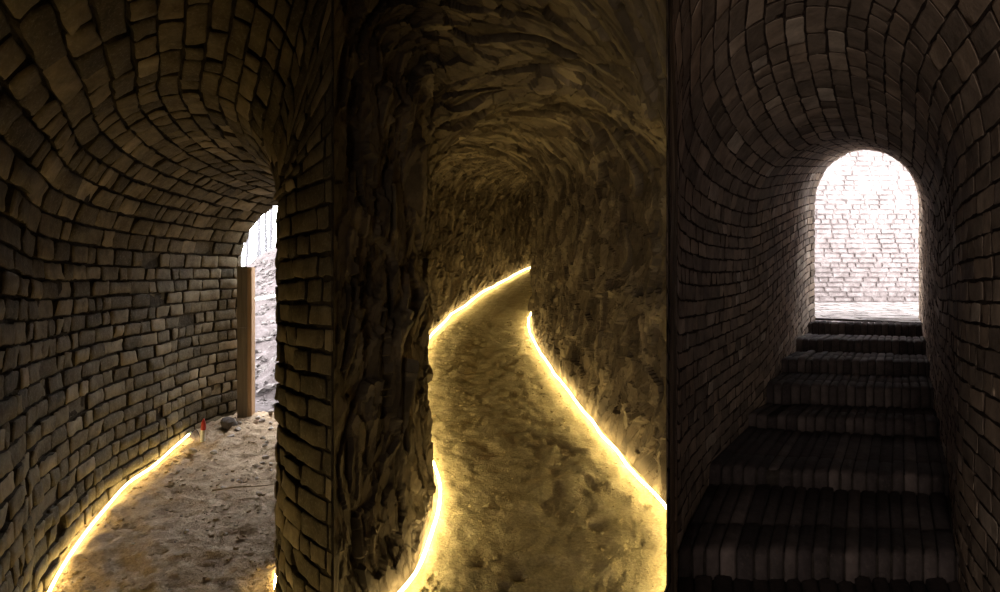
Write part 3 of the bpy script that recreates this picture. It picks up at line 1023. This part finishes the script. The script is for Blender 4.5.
for k in range(58):
    for _ in range(60):
        if k < 34:
            x, y, s = sr.gauss(-2.30, 0.20), sr.gauss(5.2, 0.42), sr.uniform(0.012, 0.045)
        elif k < 48:
            x, y, s = sr.gauss(-1.75, 0.16), sr.gauss(4.5, 0.5), sr.uniform(0.01, 0.035)
        else:
            y = sr.uniform(2.9, 4.3)
            x, s = sr.uniform(-2.3, -1.45), sr.uniform(0.008, 0.022)
        d = T1.at(s_at(T1, y))
        if not (d[0] + 0.10 + s < x < d[2] - 0.05 - s) or y > 5.9:
            continue
        if all((x - a) ** 2 + (y - b_) ** 2 > (s + c) ** 2 * 1.1 for a, b_, c in placed) and math.hypot(x + 2.55, y - 4.80) > 0.05 + s and math.hypot(x + 2.48, y - 5.5) > 0.14 + s:
            break
    placed.append((x, y, s))
    o = bpy.data.objects.new('stone', smesh[k % 7])
    C.objects.link(o)
    o.location = (x, y, float(z1(np.array(min(y, 5.6)))) + 0.012 + s * 0.3)
    o.rotation_euler = (sr.uniform(-.3, .3), sr.uniform(-.3, .3), sr.uniform(0, 6.28))
    o.scale = (s, s, s)
    tag(o, 'small pale stone lying on the earth floor near the exit', 'stone', 'loose stones on the floor of the left passage')
# one larger dark stone next to the marker
o = bpy.data.objects.new('stone', smesh[3].copy())
o.data.materials.clear()
o.data.materials.append(M_STONE)
C.objects.link(o)
o.location = (-2.46, 5.08, 0.33)
o.scale = (0.085, 0.10, 0.15)
tag(o, 'dark rounded stone leaning at the wall foot right of the red and white marker', 'stone')

# twig across the floor
c = catmull([(-1.98, 3.85, 0.165), (-1.84, 3.90, 0.17), (-1.68, 3.93, 0.168), (-1.53, 3.98, 0.175)], 6)
V, Fq, T = tube(c - c[0], np.linspace(0.006, 0.003, len(c)), 6)
o = mesh_np('twig', V, Fq, M_CLOD1, tris=T)
o.location = c[0]
tag(o, 'thin straight twig lying across the earth floor beside the pier', 'twig')

def clods(name, T, zf, mat, n, label, smin, smax, ylo, yhi, seed, bias=0.0):
    r = np.random.default_rng(seed)
    y = ylo + (yhi - ylo) * r.random(n) ** 1.3
    s = np.interp(y, (T.D[:, 1] + T.D[:, 3]) / 2, T.s)
    d = T.at(s)
    f = r.random(n)
    if bias:
        f = np.where(r.random(n) < bias, r.beta(0.5, 4, n), f)
        f = np.where(r.random(n) < bias * 0.4, 1 - r.beta(0.5, 5, n), f)
    f = 0.05 + 0.9 * f
    x = d[:, 0] * (1 - f) + d[:, 2] * f
    yy = d[:, 1] * (1 - f) + d[:, 3] * f
    size = smin + (smax - smin) * r.random(n) ** 3
    oc = np.array([(1, 0, 0), (0, 1, 0), (-1, 0, 0), (0, -1, 0), (.5, .5, .8), (-.5, .5, .8), (-.5, -.5, .8), (.5, -.5, .8)], float)
    V = oc[None] * (1 + 0.35 * r.normal(size=(n, 8, 1))) * size[:, None, None]
    a = r.random(n) * 6.28
    ca, sa = np.cos(a)[:, None], np.sin(a)[:, None]
    V = np.stack([V[..., 0] * ca - V[..., 1] * sa, V[..., 0] * sa + V[..., 1] * ca, V[..., 2] * 0.75], -1)
    V = V + np.stack([x, yy, zf(yy) + 0.004], -1)[:, None]
    Fq = np.array([(0, 1, 5, 4), (1, 2, 6, 5), (2, 3, 7, 6), (3, 0, 4, 7), (4, 5, 6, 7)])
    Fq = (Fq[None] + (np.arange(n) * 8)[:, None, None]).reshape(-1, 4)
    o = mesh_np(name, V.reshape(-1, 3), Fq, mat, smooth=False)
    tag(o, label, 'gravel', kind='stuff')
clods('gravel', T1, z1, M_CLOD1, 1500, 'loose brown grit and crumbs scattered over the left passage floor', 0.004, 0.02, 2.3, 5.7, 5, 0.5)
clods('gravel', T2, z2, M_CLOD2, 1700, 'loose yellow earth crumbs scattered over the middle passage floor', 0.004, 0.018, 2.2, 12.0, 6, 0.4)

# scree outside
r = np.random.default_rng(9)
n = 1600
y = 5.9 + 8.5 * r.random(n)
x = -0.434 * y + r.normal(0, 0.7, n)
x = np.minimum(x, -1.6)
size = 0.015 + 0.07 * r.random(n) ** 3
oc = np.array([(1, 0, 0), (0, 1, 0), (-1, 0, 0), (0, -1, 0), (.5, .5, .8), (-.5, .5, .8), (-.5, -.5, .8), (.5, -.5, .8)], float)
V = oc[None] * (1 + 0.3 * r.normal(size=(n, 8, 1))) * size[:, None, None]
V[..., 2] *= 0.7
V = V + np.stack([x, y, hill(x, y)], -1)[:, None]
Fq = np.array([(0, 1, 5, 4), (1, 2, 6, 5), (2, 3, 7, 6), (3, 0, 4, 7), (4, 5, 6, 7)])
Fq = (Fq[None] + (np.arange(n) * 8)[:, None, None]).reshape(-1, 4)
tag(mesh_np('gravel', V.reshape(-1, 3), Fq, M_STONE, smooth=False), 'grey broken stone covering the slope outside the exit', 'gravel', kind='stuff')

# fallen pole outside
a, b_ = np.array([-4.70, 10.3]), np.array([-3.95, 10.1])
pts = [(a[0] * (1 - t) + b_[0] * t, a[1] * (1 - t) + b_[1] * t, float(hill(np.array(a[0] * (1 - t) + b_[0] * t), np.array(10.2))) * (0) + 1.40 + 0.12 * t) for t in np.linspace(0, 1, 7)]
V, Fq, T = tube(np.array(pts) - np.array(pts[0]), 0.035, 8)
o = mesh_np('fallen_branch', V, Fq, M_WHITE, tris=T)
o.location = pts[0]
tag(o, 'pale bare branch lying across the stony slope outside', 'branch')

# thin bare trees beyond the slope
def tree(x, y, h, rad, seed):
    rr = random.Random(seed)
    z0 = float(hill(np.array(x), np.array(y))) - 0.15
    root = empty('bare_tree', (x, y, z0))
    lean = rr.uniform(-0.06, 0.06), rr.uniform(-0.06, 0.06)
    n = 9
    pts = [(lean[0] * h * t + 0.03 * math.sin(5 * t + seed), lean[1] * h * t, h * t) for t in np.linspace(0, 1, n)]
    V, Fq, T = tube(pts, np.linspace(rad, rad * 0.25, n), 7)
    mesh_np('trunk', V, Fq, M_BARK, parent=root, tris=T)
    for k in range(rr.randint(7, 11)):
        t = rr.uniform(0.12, 0.95)
        bx, by, bz = lean[0] * h * t + 0.03 * math.sin(5 * t + seed), lean[1] * h * t, h * t
        a = rr.uniform(0, 6.28)
        L = (1 - t * 0.6) * rr.uniform(0.5, 1.3)
        q = [(bx, by, bz), (bx + math.cos(a) * L * .35, by + math.sin(a) * L * .35, bz + L * .45), (bx + math.cos(a) * L * .55, by + math.sin(a) * L * .55, bz + L)]
        V, Fq, T = tube(catmull(q, 3), np.linspace(rad * 0.3, rad * 0.1, 7), 5)
        mesh_np('branch', V, Fq, M_BARK, parent=root, tris=T)
    return root
tr_ = random.Random(3)
for k in range(16):
    y = 14.6 + tr_.uniform(0, 7)
    ratio = -0.47 + 0.105 * (k + tr_.uniform(0, 0.6)) / 15 if k < 13 else tr_.uniform(-0.6, -0.36)
    t = tree(ratio * y, y, tr_.uniform(5, 8), tr_.uniform(0.025, 0.065), 900 + k)
    tag(t, 'thin bare tree standing pale against the white sky beyond the slope', 'tree', 'bare trees beyond the exit')
